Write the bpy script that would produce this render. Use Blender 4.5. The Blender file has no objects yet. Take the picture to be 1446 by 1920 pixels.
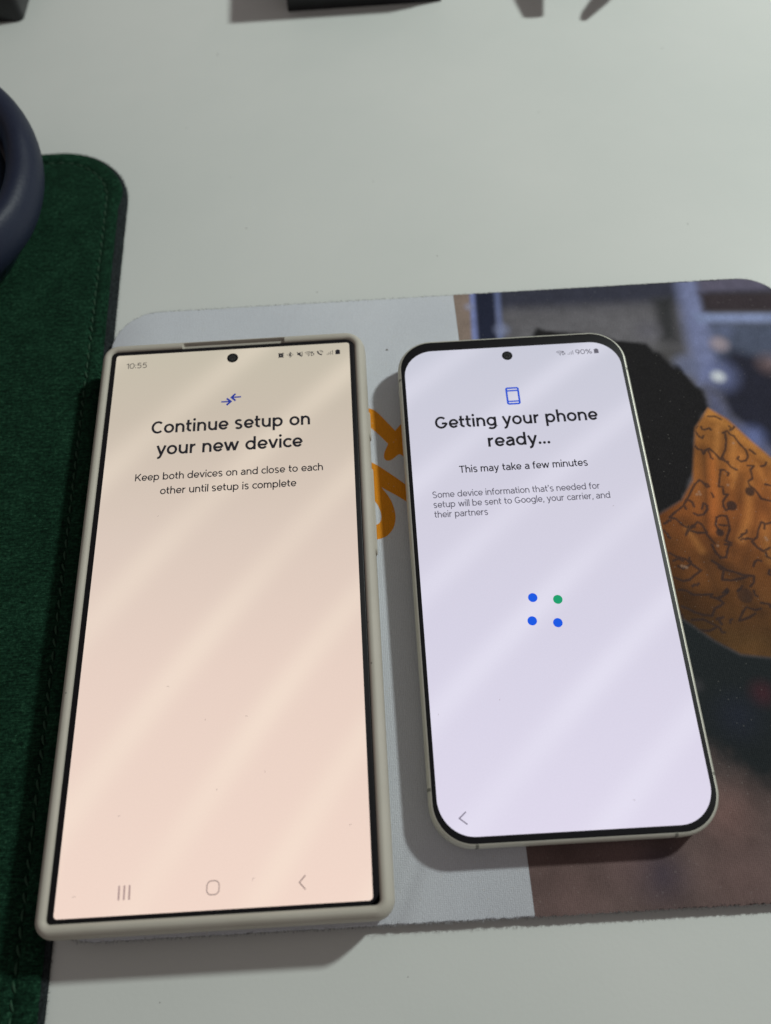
import bpy, math, random
import numpy as np
from mathutils import Matrix, Vector
random.seed(7); rng = np.random.default_rng(7)
sc = bpy.context.scene
MM = 0.001

# ------------------------------------------------------------------ camera
CW, CH = 1446.0, 1920.0
CF = 1516.88
CAMP = np.array([-41.519, -83.404, 217.034])          # millimetres
CR = (0.451241, 0.0246515, -0.0519295)
cd = bpy.data.cameras.new('camera'); cam = bpy.data.objects.new('camera', cd)
sc.collection.objects.link(cam); sc.camera = cam
cam.location = Vector(CAMP) * MM; cam.rotation_euler = CR
cd.sensor_fit = 'HORIZONTAL'; cd.sensor_width = 36; cd.lens = CF / CW * 36
cd.clip_start = 0.005; cd.clip_end = 20
cd.dof.use_dof = True; cd.dof.focus_distance = 0.222; cd.dof.aperture_fstop = 13.0

# ------------------------------------------------------------------ light
sc.view_settings.view_transform = 'Standard'; sc.view_settings.look = 'None'
sc.view_settings.exposure = 0; sc.view_settings.gamma = 1
w = bpy.data.worlds.new('World'); sc.world = w; w.use_nodes = True
bg = w.node_tree.nodes['Background']
bg.inputs['Color'].default_value = (1.0, 0.90, 0.87, 1); bg.inputs['Strength'].default_value = 0.175
ld = bpy.data.lights.new('desk_lamp', 'POINT'); lamp = bpy.data.objects.new('desk_lamp', ld)
sc.collection.objects.link(lamp)
lamp.location = (0.644, 0.419, 0.737); ld.shadow_soft_size = 0.038
ld.energy = 29.5; ld.color = (0.92, 1.0, 0.95)

# ------------------------------------------------------------------ helpers
CM = np.array(cam.rotation_euler.to_matrix())
def at(x, y, z=0.0):
    """point (mm) of the horizontal plane z seen at photo pixel x, y"""
    d = CM @ np.array([(x - CW/2) / CF, -(y - CH/2) / CF, -1.0])
    return CAMP + d * ((z - CAMP[2]) / d[2])
def s2l(c):
    return tuple(((v/255)/12.92 if v <= 10 else ((v/255 + .055)/1.055)**2.4) for v in c)
def link(name, verts, faces, mat, parent=None, smooth=False):
    me = bpy.data.meshes.new(name)
    me.from_pydata([(float(v[0])*MM, float(v[1])*MM, float(v[2])*MM) for v in verts], [], faces)
    me.update()
    if smooth: me.polygons.foreach_set('use_smooth', [True]*len(me.polygons))
    if mat: me.materials.append(mat)
    o = bpy.data.objects.new(name, me); sc.collection.objects.link(o)
    if parent: o.parent = parent
    return o
def thing(name, label, cat, loc=(0, 0, 0), rot=(0, 0, 0), group=None):
    o = bpy.data.objects.new(name, None); sc.collection.objects.link(o)
    o.location = Vector(loc)*MM; o.rotation_euler = rot; o.empty_display_size = .02
    o['label'] = label; o['category'] = cat
    if group: o['group'] = group
    return o
def rr(x0, x1, y0, y1, r, n=14, step=None):
    """rounded rectangle outline, counter-clockwise: list of (x, y, nx, ny); r may be 4 radii BR TR TL BL"""
    if not isinstance(r, (tuple, list)): r = (r,)*4
    pts = []
    cs = [(x1-r[0], y0+r[0], -90, r[0]), (x1-r[1], y1-r[1], 0, r[1]), (x0+r[2], y1-r[2], 90, r[2]), (x0+r[3], y0+r[3], 180, r[3])]
    for cx, cy, a0, q in cs:
        for i in range(n+1):
            a = math.radians(a0 + 90*i/n); c, s = math.cos(a), math.sin(a)
            pts.append((cx + q*c, cy + q*s, c, s))
    if step:
        out = []
        for i, p in enumerate(pts):
            q = pts[(i+1) % len(pts)]; out.append(p)
            d = math.hypot(q[0]-p[0], q[1]-p[1])
            k = int(d/step)
            if abs(p[2]-q[2]) + abs(p[3]-q[3]) < 1e-6 and k > 1:
                for j in range(1, k):
                    t = j/k; out.append((p[0]+(q[0]-p[0])*t, p[1]+(q[1]-p[1])*t, p[2], p[3]))
        pts = out
    return pts
def loft(name, outline, prof, mat, parent=None, cap0=True, cap1=True, closed=False, smooth=True, fn=None):
    """outline inset by prof[i][0] at height prof[i][1]"""
    V, F = [], []; n = len(outline)
    for (ins, z) in prof:
        for (x, y, nx, ny) in outline:
            v = (x - nx*ins, y - ny*ins, z)
            V.append(fn(v, ins) if fn else v)
    m = len(prof)
    for k in range(m if closed else m-1):
        k2 = (k+1) % m
        for i in range(n):
            j = (i+1) % n
            F.append((k*n+i, k*n+j, k2*n+j, k2*n+i))
    if not closed:
        if cap0: F.append(tuple(reversed(range(n))))
        if cap1: F.append(tuple((m-1)*n+i for i in range(n)))
    o = link(name, V, F, mat, parent, smooth)
    if smooth:
        me = o.data
        for p in me.polygons:
            if len(p.vertices) > 4: p.use_smooth = False
        try: me.set_sharp_from_angle(angle=math.radians(42))
        except Exception: pass
    return o
def ribbon(P, t, z, V, F, closed=False):
    P = [np.array(p, float) for p in P]; n = len(P)
    if closed and np.linalg.norm(P[0]-P[-1]) < 1e-6: P = P[:-1]; n -= 1
    b = len(V)
    for i in range(n):
        a = P[i-1] if (i > 0 or closed) else None; c = P[(i+1) % n] if (i < n-1 or closed) else None
        d1 = (P[i]-a) if a is not None else (c-P[i]); d2 = (c-P[i]) if c is not None else d1
        d1 = d1/(np.linalg.norm(d1)+1e-9); d2 = d2/(np.linalg.norm(d2)+1e-9)
        nn = np.array([-(d1+d2)[1], (d1+d2)[0]]); L = np.linalg.norm(nn)
        nn = np.array([-d1[1], d1[0]]) if L < 1e-6 else nn/L
        k = min(1/max(.35, abs(nn @ np.array([-d1[1], d1[0]]))), 2.2)
        V.append((*(P[i]+nn*t/2*k), z)); V.append((*(P[i]-nn*t/2*k), z))
    for i in range(n if closed else n-1):
        j = (i+1) % n
        F.append((b+2*i+1, b+2*j+1, b+2*j, b+2*i))
def disc(cx, cy, r, z, V, F, n=28, ry=None):
    b = len(V); ry = ry or r
    for i in range(n):
        a = 2*math.pi*i/n; V.append((cx+r*math.cos(a), cy+ry*math.sin(a), z))
    F.append(tuple(range(b, b+n)))

# ------------------------------------------------------------------ node helpers
class NT:
    def __init__(s, name):
        s.m = bpy.data.materials.new(name); s.m.use_nodes = True; s.t = s.m.node_tree
        s.b = s.t.nodes['Principled BSDF']
    def n(s, typ, **kw):
        nd = s.t.nodes.new(typ)
        for k, v in kw.items():
            if k.startswith('_'): setattr(nd, k[1:], v)
            else: nd.inputs[k.replace('__', ' ')].default_value = v
        return nd
    def l(s, a, b): s.t.links.new(a, b)
    def math(s, op, a, b=None, clamp=False):
        nd = s.t.nodes.new('ShaderNodeMath'); nd.operation = op; nd.use_clamp = clamp
        for i, v in enumerate((a, b)):
            if v is None: continue
            if isinstance(v, (int, float)): nd.inputs[i].default_value = v
            else: s.l(v, nd.inputs[i])
        return nd.outputs[0]
    def ramp(s, fac, stops):
        nd = s.t.nodes.new('ShaderNodeValToRGB'); r = nd.color_ramp
        while len(r.elements) < len(stops): r.elements.new(.5)
        for e, (p, c) in zip(r.elements, stops): e.position = p; e.color = (*c, 1)
        s.l(fac, nd.inputs[0]); return nd.outputs[0]
    def noise(s, scale, detail=3, rough=.5, vec=None, w='3D'):
        nd = s.n('ShaderNodeTexNoise', Scale=scale, Detail=detail, Roughness=rough)
        if vec is not None: s.l(vec, nd.inputs['Vector'])
        return nd.outputs[0]
    def obj(s):
        return s.t.nodes.new('ShaderNodeTexCoord').outputs['Object']
    def mix(s, fac, a, b, blend='MIX'):
        nd = s.t.nodes.new('ShaderNodeMix'); nd.data_type = 'RGBA'; nd.blend_type = blend
        for sock, v in ((nd.inputs[0], fac), (nd.inputs[6], a), (nd.inputs[7], b)):
            if isinstance(v, (int, float)): sock.default_value = v
            elif isinstance(v, tuple): sock.default_value = (*v, 1)
            else: s.l(v, sock)
        return nd.outputs[2]
    def bump(s, h, strength=.3, dist=.0002):
        nd = s.n('ShaderNodeBump', Strength=strength, Distance=dist); s.l(h, nd.inputs['Height'])
        s.l(nd.outputs[0], s.b.inputs['Normal'])
    def set(s, **kw):
        for k, v in kw.items():
            k = k.replace('_', ' ')
            s.b.inputs[k].default_value = (*v, 1) if isinstance(v, tuple) and len(v) == 3 else v
        return s

def simple(name, col, rough=.5, metal=0.0, spec=.5, nscale=None, namp=.15, bump=0):
    t = NT(name); t.set(Base_Color=col, Roughness=rough, Metallic=metal)
    t.b.inputs['Specular IOR Level'].default_value = spec
    if nscale:
        o = t.obj(); f = t.noise(nscale, 4, .6, o)
        c = t.ramp(f, [(.3, tuple(v*(1-namp) for v in col)), (.7, tuple(min(1, v*(1+namp)) for v in col))])
        t.l(c, t.b.inputs['Base Color'])
        if bump: t.bump(f, bump, .0002)
    return t.m

# desk laminate: pale, faint cloudy wear, sparse specks of dirt
t = NT('desk_laminate'); o = t.obj()
cloud = t.noise(9, 4, .55, o); fine = t.noise(900, 3, .6, o); mid = t.noise(70, 4, .6, o)
c = t.ramp(cloud, [(.3, (.672, .70, .675)), (.7, (.735, .75, .725))])
c = t.mix(t.math('MULTIPLY', mid, .16), c, (.60, .635, .615))
vor = t.n('ShaderNodeTexVoronoi', Scale=55.0); t.l(o, vor.inputs['Vector'])
vr = t.n('ShaderNodeTexVoronoi', Scale=55.0); t.l(o, vr.inputs['Vector'])
sepc = t.t.nodes.new('ShaderNodeSeparateColor'); t.l(vr.outputs['Color'], sepc.inputs[0])
speck = t.math('MULTIPLY', t.math('LESS_THAN', vor.outputs['Distance'], .025), t.math('GREATER_THAN', sepc.outputs[0], .90))
c = t.mix(t.math('MULTIPLY', speck, .55), c, (.22, .20, .18))
t.l(c, t.b.inputs['Base Color']); t.set(Roughness=.42); t.b.inputs['Specular IOR Level'].default_value = .35
t.bump(t.math('ADD', fine, t.math('MULTIPLY', mid, 1.5)), .22, .00012)
M_DESK = t.m

# green felt
t = NT('green_felt'); o = t.obj()
f1 = t.noise(1000, 6, .8, o); f2 = t.noise(110, 4, .6, o)
mp = t.n('ShaderNodeMapping', Scale=(1, 4.5, 1), Rotation=(0, 0, .5)); t.l(o, mp.inputs['Vector'])
f3 = t.noise(430, 5, .75, mp.outputs[0])
f = t.math('ADD', t.math('MULTIPLY', f1, .5), t.math('ADD', t.math('MULTIPLY', f3, .38), t.math('MULTIPLY', f2, .12)))
c = t.ramp(f, [(.39, (.0012, .0055, .0034)), (.48, (.005, .024, .013)), (.55, (.012, .052, .028)), (.63, (.040, .120, .068))])
t.l(c, t.b.inputs['Base Color']); t.set(Roughness=.95); t.b.inputs['Specular IOR Level'].default_value = .08
t.b.inputs['Sheen Weight'].default_value = .06; t.b.inputs['Sheen Tint'].default_value = (.2, .5, .3, 1)
t.bump(f, 1.0, .0009)
M_FELT = t.m
M_STITCH = simple('green_thread', (.007, .046, .020), .7, nscale=3000, namp=.4)
M_BACK = simple('dark_grey_felt_backing', (.020, .025, .027), .9, spec=.15, nscale=1400, namp=.6, bump=.8)

def weave(t, o, base, sparkle=.25, amp=.12):
    """knitted textile face: fine ribs and bright thread points"""
    w1 = t.n('ShaderNodeTexWave', Scale=640.0, Distortion=5.0, Detail=2.0); w1.bands_direction = 'X'; t.l(o, w1.inputs['Vector'])
    w1.inputs['Detail Scale'].default_value = 3
    w2 = t.n('ShaderNodeTexWave', Scale=800.0, Distortion=4.0, Detail=2.0); w2.bands_direction = 'Y'; t.l(o, w2.inputs['Vector'])
    nz = t.noise(1900, 3, .7, o)
    h = t.math('ADD', t.math('MULTIPLY', w1.outputs['Fac'], .4), t.math('ADD', t.math('MULTIPLY', w2.outputs['Fac'], .25), t.math('MULTIPLY', nz, .6)))
    k = t.math('ADD', t.math('MULTIPLY', h, amp*2), 1-amp*1.25)
    kk = t.t.nodes.new('ShaderNodeCombineColor')
    for i in range(3): t.l(k, kk.inputs[i])
    c = t.mix(1.0, base, kk.outputs[0], 'MULTIPLY')
    vo = t.n('ShaderNodeTexVoronoi', Scale=1300.0); t.l(o, vo.inputs['Vector'])
    sp = t.t.nodes.new('ShaderNodeSeparateColor'); t.l(vo.outputs['Color'], sp.inputs[0])
    m = t.math('MULTIPLY', t.math('LESS_THAN', vo.outputs['Distance'], .30), t.math('GREATER_THAN', sp.outputs[0], .965))
    c = t.mix(t.math('MULTIPLY', m, sparkle), c, (.62, .60, .56))
    c = t.mix(t.math('MULTIPLY', t.math('POWER', nz, 3.0), .06), c, (.45, .44, .42))
    t.l(c, t.b.inputs['Base Color']); t.bump(h, .55, .00018)
    t.set(Roughness=.85); t.b.inputs['Specular IOR Level'].default_value = .2

t = NT('white_mat_textile'); o = t.obj()
b = t.ramp(t.noise(25, 3, .5, o), [(.3, (.59, .615, .67)), (.7, (.65, .675, .725))])
weave(t, o, b, .35, .14); M_WHITE = t.m
t = NT('printed_photo_textile'); o = t.obj()
at_ = t.n('ShaderNodeAttribute'); at_.attribute_name = 'print'
weave(t, o, at_.outputs['Color'], .08, .26); M_PRINT = t.m
t = NT('orange_ink_textile'); o = t.obj()
weave(t, o, (.76, .28, .012), .25, .2); M_INK = t.m
M_RUBBER = simple('black_rubber_foam', (.03, .03, .03), .9, spec=.2, nscale=900, namp=.4, bump=.5)
M_FRAY = simple('frayed_threads', (.10, .095, .10), .9, spec=.1)
M_FRAYW = simple('pale_frayed_threads', (.33, .34, .37), .9, spec=.1)

# ------------------------------------------------------------------ desk
deskout = rr(-620, 760, -330, 700, 6, 5)
desk = loft('tabletop', deskout, [(0, -25), (0, -1), (1, 0)], M_DESK)
desk['kind'] = 'structure'

# ------------------------------------------------------------------ green felt pad
A_F = math.radians(0.75)
felt = thing('felt_desk_pad', 'dark green felt pad with stitched edge under the headphones and the cased phone', 'desk pad', (-130.2, 182.3, 0), (0, 0, A_F))
# local: right edge x=0, top edge y=0
fo = rr(-310, 0, -340, 0, 28, 24, 1.2)
def jig(amp):
    def f(v, ins):
        return (v[0] + (random.random()-.5)*amp, v[1] + (random.random()-.5)*amp, v[2])
    return f
loft('backing', fo, [(.2, 0.0), (0, .3), (0.1, .9), (.6, 1.15)], M_BACK, felt, fn=jig(.16))
def feltfn(v, ins):
    x, y, z = v
    k = max(0, min(1, (-22 - y)/9)) * max(0, min(1, (y + 290)/230)) * 2.0
    if x > -40: x -= k*max(0, 1 - ins/6.4)
    return jig(.16)((x, y, z), ins)
loft('felt', fo, [(1.5, 1.16), (1.2, 1.5), (1.5, 2.2), (2.3, 2.7), (4.5, 2.85), (6.3, 2.75), (6.9, 2.25), (7.3, 2.3), (7.9, 2.9), (9.0, 3.0)], M_FELT, felt, fn=feltfn)
# stitches follow the seam 6.9 mm inside the edge
path = [(p[0]-p[2]*7.15, p[1]-p[3]*7.15) for p in rr(-310, 0, -340, 0, 28, 24)]
n = 25
seam = [path[n*1-1]] + path[n:2*n] + [path[2*n]]      # right side bottom-to-top, corner, top side
def walk(poly, step):
    out = []; acc = 0
    for a, b in zip(poly[:-1], poly[1:]):
        a = np.array(a); b = np.array(b); L = np.linalg.norm(b-a)
        while acc < L:
            out.append((a+(b-a)*acc/L, math.atan2(*(b-a)[::-1]))); acc += step
        acc -= L
    return out
sv, sf = [], []
for k in range(9):
    u = k/8; xx = -1.55 + 3.1*u; rad = .05 + .30*math.sin(math.pi*min(1, max(0, u)))**.5; zz = -.28 + .42*math.sin(math.pi*u)
    for j in range(6):
        a = 2*math.pi*j/6; sv.append((xx, rad*math.cos(a)*1.1, zz + rad*math.sin(a)*.7))
for k in range(8):
    for j in range(6): sf.append((k*6+j, k*6+(j+1) % 6, k*6+6+(j+1) % 6, k*6+6+j))
stitch0 = None
for (p, a) in walk(seam, 3.75):
    if p[1] < -305 or p[0] < -70: continue
    if stitch0 is None: so = stitch0 = link('stitch', sv, sf, M_STITCH, felt, True)
    else: so = stitch0.copy(); sc.collection.objects.link(so)
    so.location = Vector((p[0], p[1], 2.62))*MM; so.rotation_euler = (0, 0, a + random.uniform(.0, .40))

# loose felt fibres along the edge
def fibres(name, poly, per, zr, lo, hi, wd, mat, parent, keep=lambda p: True, inward=.3):
    V, F = [], []
    for (p, a) in walk(poly, per):
        if not keep(p): continue
        q = np.array(p) + np.array([random.gauss(0, .12), random.gauss(0, .12)])
        z = random.uniform(*zr); d = a - math.pi/2 + random.gauss(0, .75); L = random.uniform(lo, hi)
        if random.random() < inward: d += math.pi
        e = q + np.array([math.cos(d), math.sin(d)])*L; m = (q+e)/2 + np.array([random.gauss(0, .12), random.gauss(0, .12)])
        nx = np.array([-math.sin(d), math.cos(d)])*wd/2; b = len(V)
        V += [(*(q-nx), z), (*(q+nx), z), (*(m+nx), z+.12), (*(m-nx), z+.12), (*e, z+random.uniform(-.15, .3))]
        F += [(b, b+3, b+2, b+1), (b+3, b+4, b+2)]
    o = link(name, V, F, mat, parent); o['kind'] = 'stuff'; return o
fedge = [(p[0], p[1]) for p in fo]
vis = lambda p: p[1] > -330 and p[0] > -80
fibres('loose_fibres', fedge, .10, (.2, 1.2), .2, .9, .06, M_BACK, felt, vis)
fedge2 = [feltfn((p[0]-p[2]*1.8, p[1]-p[3]*1.8, 0), 1.8)[:2] for p in fo]
fibres('felt_fibres', fedge2, .14, (2.0, 2.7), .2, .9, .05, M_FELT, felt, vis)

# ------------------------------------------------------------------ mouse mat
mat_ = thing('mouse_mat', 'frayed white mouse mat with orange lettering and a printed photo, under both phones', 'mouse mat', (0, 0, 0))
X0, X1, Y0, Y1 = -128.3, 95.0, -87.6, 100.2
mo = rr(X0, X1, Y0, Y1, (13, 14, 15, 11), 18, 1.0)
def matfn(v, ins):                       # left edge runs beside the felt pad
    x, y, z = v
    k = max(0, min(1, (x - X0)/-40 + 1)) if x < X0 + 40 else 0
    k = max(0.0, 1 - (x - X0)/40)
    lean = (80 - y)/165*1.9
    x += k*max(-.3, lean)
    return (x + (random.random()-.5)*.22, y + (random.random()-.5)*.34 , z)
loft('rubber_base', mo, [(.3, 0), (.15, .3), (.1, 2.3), (.25, 2.5)], M_RUBBER, mat_, fn=matfn)
loft('textile_top', mo, [(.1, 2.45), (-.05, 2.6), (.05, 2.85), (.3, 2.96)], M_WHITE, mat_, cap0=False, fn=matfn)
medge = [(p[0], p[1]) for p in mo]
isl = lambda p: p[0] < -14.5
fibres('frayed_edge', medge, .11, (2.5, 2.95), .15, .85, .07, M_FRAY, mat_, lambda p: not isl(p))
fibres('pale_frayed_edge', medge, .16, (2.5, 2.95), .15, .9, .07, M_FRAYW, mat_, isl)
fibres('dark_frayed_edge', medge, .4, (2.5, 2.95), .15, .7, .08, M_FRAY, mat_, isl)

# --- printed photo: colours of the flat print, painted per vertex on a fine grid
def bx(y): return -14.4 + (100.2 - y)/187.8*2.7
Z_P = 2.99
step = .3
ny = int((Y1-Y0-.5)/step); nxg = int((X1+13)/step)
ys = np.linspace(Y0-.12, Y1+.05, ny)
gx = np.zeros((ny, nxg)); gy = np.zeros((ny, nxg))
for i, y in enumerate(ys):
    xr = X1 + .03
    if y > Y1-14: xr = X1-14 + math.sqrt(max(0, 14**2-(y-(Y1-14))**2))
    if y < Y0+13: xr = X1-13 + math.sqrt(max(0, 13**2-(y-(Y0+13))**2))
    gx[i] = np.linspace(bx(y), xr, nxg); gy[i] = y
GP = np.stack([gx, gy], -1)
def mmp(L): return np.array([at(x, y, 3)[:2] for x, y in L])
def segd(P, A, B):
    d = B-A; t_ = np.clip(((P-A) @ d)/(d @ d + 1e-9), 0, 1)
    return np.linalg.norm(P - (A + t_[..., None]*d), axis=-1)
def sdf(poly):
    dist = np.full(gx.shape, 1e9); ins = np.zeros(gx.shape, bool); n = len(poly)
    for i in range(n):
        A, B = poly[i], poly[(i+1) % n]
        dist = np.minimum(dist, segd(GP, A, B))
        c1 = (A[1] > gy) != (B[1] > gy)
        xi = (B[0]-A[0])*(gy-A[1])/(B[1]-A[1]+1e-12) + A[0]
        ins ^= c1 & (gx < xi)
    return np.where(ins, -dist, dist)
K = 1/.64
def alb(c): return np.minimum(np.array(s2l(c))*K, .9)
def vnoise(sx, seed, oct=3):
    r = np.random.default_rng(seed); out = np.zeros(gx.shape); a = 1; tot = 0
    for o_ in range(oct):
        g = r.random((64, 64)); u = (gx+200)/sx % 63; v = (gy+200)/sx % 63
        iu = u.astype(int); iv = v.astype(int); fu = u-iu; fv = v-iv
        fu = fu*fu*(3-2*fu); fv = fv*fv*(3-2*fv)
        q = (g[iv, iu]*(1-fu)+g[iv, iu+1]*fu)*(1-fv) + (g[iv+1, iu]*(1-fu)+g[iv+1, iu+1]*fu)*fv
        out += q*a; tot += a; a *= .5; sx /= 2.1
    return out/tot
col = np.zeros(gx.shape+(3,)); col[:] = alb((78, 76, 84))
def paint(c, px, blur=.4, op=1.0, wob=0, seed=1):
    global col
    d = sdf(mmp(px))
    if wob: d = d + (vnoise(5, seed)-.5)*wob
    a = np.clip(.5 - d/(2*blur), 0, 1); a = (a*a*(3-2*a))*op
    col = col*(1-a[..., None]) + alb(c)*a[..., None]
def blob(c, x, y, r, blur, op=1.0, ry=None):
    global col
    p = at(x, y, 3)[:2]; q = np.hypot(gx-p[0], (gy-p[1])*(r/(ry or r))) - r
    a = np.clip(.5 - q/(2*blur), 0, 1); a = (a*a*(3-2*a))*op
    col = col*(1-a[..., None]) + alb(c)*a[..., None]
def vgrad(c, y0, y1, op=1.0):            # photo rows y0..y1 fade into colour c (content of the print)
    global col
    a0 = at(1200, y0, 3)[1]; a1 = at(1200, y1, 3)[1]
    a = np.clip((a0-gy)/(a0-a1), 0, 1); a = a*a*(3-2*a)*op
    col = col*(1-a[..., None]) + alb(c)*a[..., None]
# out-of-focus background
paint((42, 44, 62), [(840, 520), (1700, 500), (1700, 545), (840, 585)], 4)
paint((92, 90, 97), [(960, 590), (1230, 580), (1260, 700), (1290, 760), (960, 700)], 5, .8)
paint((122, 103, 93), [(830, 520), (882, 540), (896, 700), (830, 700)], .9)
paint((96, 112, 175), [(880, 540), (893, 540), (905, 700), (888, 700)], .8, .9)
paint((17, 24, 50), [(889, 530), (926, 530), (938, 700), (901, 700)], 1.2)
paint((82, 98, 150), [(926, 535), (936, 535), (950, 700), (938, 700)], 1.2, .8)
blob((125, 130, 165), 880, 575, 1.4, 1.4, .6); blob((110, 120, 160), 941, 618, 2.2, 2, .7)
paint((34, 35, 38), [(1225, 560), (1262, 555), (1272, 640), (1240, 640)], 3, .9)
blob((88, 86, 100), 1215, 620, 3, 4, .7); blob((60, 58, 58), 1250, 665, 4, 5, .7)
paint((62, 72, 98), [(1300, 600), (1700, 600), (1700, 720), (1330, 690)], 4)
paint((96, 106, 152), [(1262, 500), (1305, 500), (1350, 700), (1312, 720), (1290, 640)], 3.2)
paint((78, 73, 97), [(1305, 515), (1440, 515), (1440, 545), (1312, 548)], 2.5)
paint((46, 36, 43), [(1312, 549), (1700, 545), (1700, 583), (1320, 584)], 2)
paint((104, 120, 166), [(1300, 588), (1700, 586), (1700, 603), (1310, 605)], 1.8)
blob((92, 104, 150), 1360, 620, 2, 3, .5)
paint((24, 25, 44), [(1348, 672), (1376, 656), (1420, 668), (1480, 700), (1700, 760), (1700, 1000), (1446, 850), (1395, 805), (1360, 770), (1345, 720)], 3.2)
blob((86, 98, 150), 1346, 703, 5.0, 5, .85); blob((90, 100, 140), 1290, 685, 4, 3, .7)
blob((185, 192, 222), 1347, 706, 1.8, 2, .9)
blob((145, 128, 140), 1349, 645, 2.6, 2.4, .8); blob((110, 84, 86), 1443, 682, 3, 4, .7); blob((90, 66, 74), 1500, 640, 5, 4, .7)
paint((74, 78, 112), [(1325, 725), (1352, 745), (1370, 780), (1420, 815), (1520, 905), (1480, 930), (1400, 850), (1330, 790)], 2.6)
blob((76, 92, 150), 1412, 818, 3.2, 3.5, .8)
# hair of the person in the print
SIL = [(985, 640), (1010, 617), (1055, 622), (1140, 636), (1165, 640), (1211, 646), (1240, 665), (1278, 696), (1315, 733), (1328, 767), (1304, 802), (1301, 854), (1299, 900), (1279, 938), (1240, 964), (1180, 1010), (1100, 1080), (980, 1060), (900, 900), (900, 760)]
paint((17, 15, 19), SIL, 1.3, wob=2.6)
# orange patterned cloth
ORG = [(1328, 765), (1365, 786), (1407, 825), (1446, 858), (1700, 1030), (1700, 1230), (1446, 1234), (1390, 1228), (1340, 1202), (1284, 1163), (1200, 1120), (1100, 1080), (1180, 1010), (1240, 962), (1279, 938), (1299, 900), (1301, 854), (1304, 802)]
dOrg = sdf(mmp(ORG))
a = np.clip(.5 - dOrg/1.2, 0, 1)
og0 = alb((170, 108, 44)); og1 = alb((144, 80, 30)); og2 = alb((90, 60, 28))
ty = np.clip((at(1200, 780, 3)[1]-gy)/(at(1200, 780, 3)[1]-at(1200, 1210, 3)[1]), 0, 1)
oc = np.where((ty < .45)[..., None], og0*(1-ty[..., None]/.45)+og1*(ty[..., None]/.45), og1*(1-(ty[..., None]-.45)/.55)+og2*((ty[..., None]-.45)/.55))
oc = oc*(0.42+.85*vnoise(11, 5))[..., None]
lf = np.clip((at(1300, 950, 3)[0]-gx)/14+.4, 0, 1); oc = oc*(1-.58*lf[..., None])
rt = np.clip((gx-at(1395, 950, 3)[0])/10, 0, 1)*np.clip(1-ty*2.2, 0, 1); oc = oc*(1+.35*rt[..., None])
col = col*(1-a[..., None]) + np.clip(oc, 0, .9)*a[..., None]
def fold(c, px, wd, blur, op):
    global col
    L = mmp(px); d = np.full(gx.shape, 1e9)
    for A, B in zip(L[:-1], L[1:]): d = np.minimum(d, segd(GP, A, B))
    a = np.clip(.5-(d-wd)/(2*blur), 0, 1)*op*(dOrg < .3)
    col = col*(1-a[..., None]) + alb(c)*a[..., None]
def cc(L): return [(1200+x/3.691, 740+y/3.691) for x, y in L]
fold((66, 36, 16), cc([(440, 380), (455, 600), (470, 930), (520, 1120), (600, 1200)]), 1.0, 1.6, .75)
fold((178, 96, 34), cc([(500, 430), (510, 700), (505, 950)]), .8, 1.4, .55)
fold((196, 126, 56), cc([(700, 420), (640, 640)]), .3, .8, .4)
fold((196, 130, 56), cc([(480, 130), (640, 240), (900, 460)]), .9, 1.5, .5)
fold((190, 120, 50), cc([(800, 480), (870, 600)]), .4, 1, .45)
fold((60, 36, 18), cc([(520, 1150), (620, 1240), (720, 1300), (760, 1440), (840, 1500)]), 1.8, 2.2, .8)
fold((82, 50, 20), cc([(230, 1000), (420, 1120), (560, 1340)]), .8, 2.5, .4)
fold((62, 42, 20), cc([(350, 1560), (560, 1640), (900, 1700)]), 1.5, 3, .5)
for q_, w_, b_, o_ in [([(600, 250), (560, 500), (600, 760), (580, 1000)], .5, 1.6, .45), ([(700, 560), (690, 800), (640, 1050), (660, 1240)], .5, 1.8, .5), ([(820, 740), (800, 900), (740, 1100), (720, 1260)], .7, 2.0, .5),
                       ([(300, 860), (400, 1000), (470, 1200), (560, 1420)], .6, 1.6, .45), ([(880, 520), (860, 720), (900, 860)], .5, 1.5, .4), ([(250, 1300), (400, 1440), (620, 1560), (900, 1620)], .8, 2, .45)]:
    fold((58, 34, 18), cc(q_), w_, b_, o_)
for q_, w_, b_, o_ in [([(540, 220), (530, 420)], .4, 1.2, .4), ([(650, 300), (640, 560)], .4, 1.3, .35), ([(760, 620), (750, 860), (700, 1000)], .5, 1.6, .4), ([(330, 930), (430, 1080)], .4, 1.4, .35), ([(860, 900), (900, 1150)], .5, 1.8, .35)]:
    fold((200, 132, 62), cc(q_), w_, b_, o_)
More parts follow.
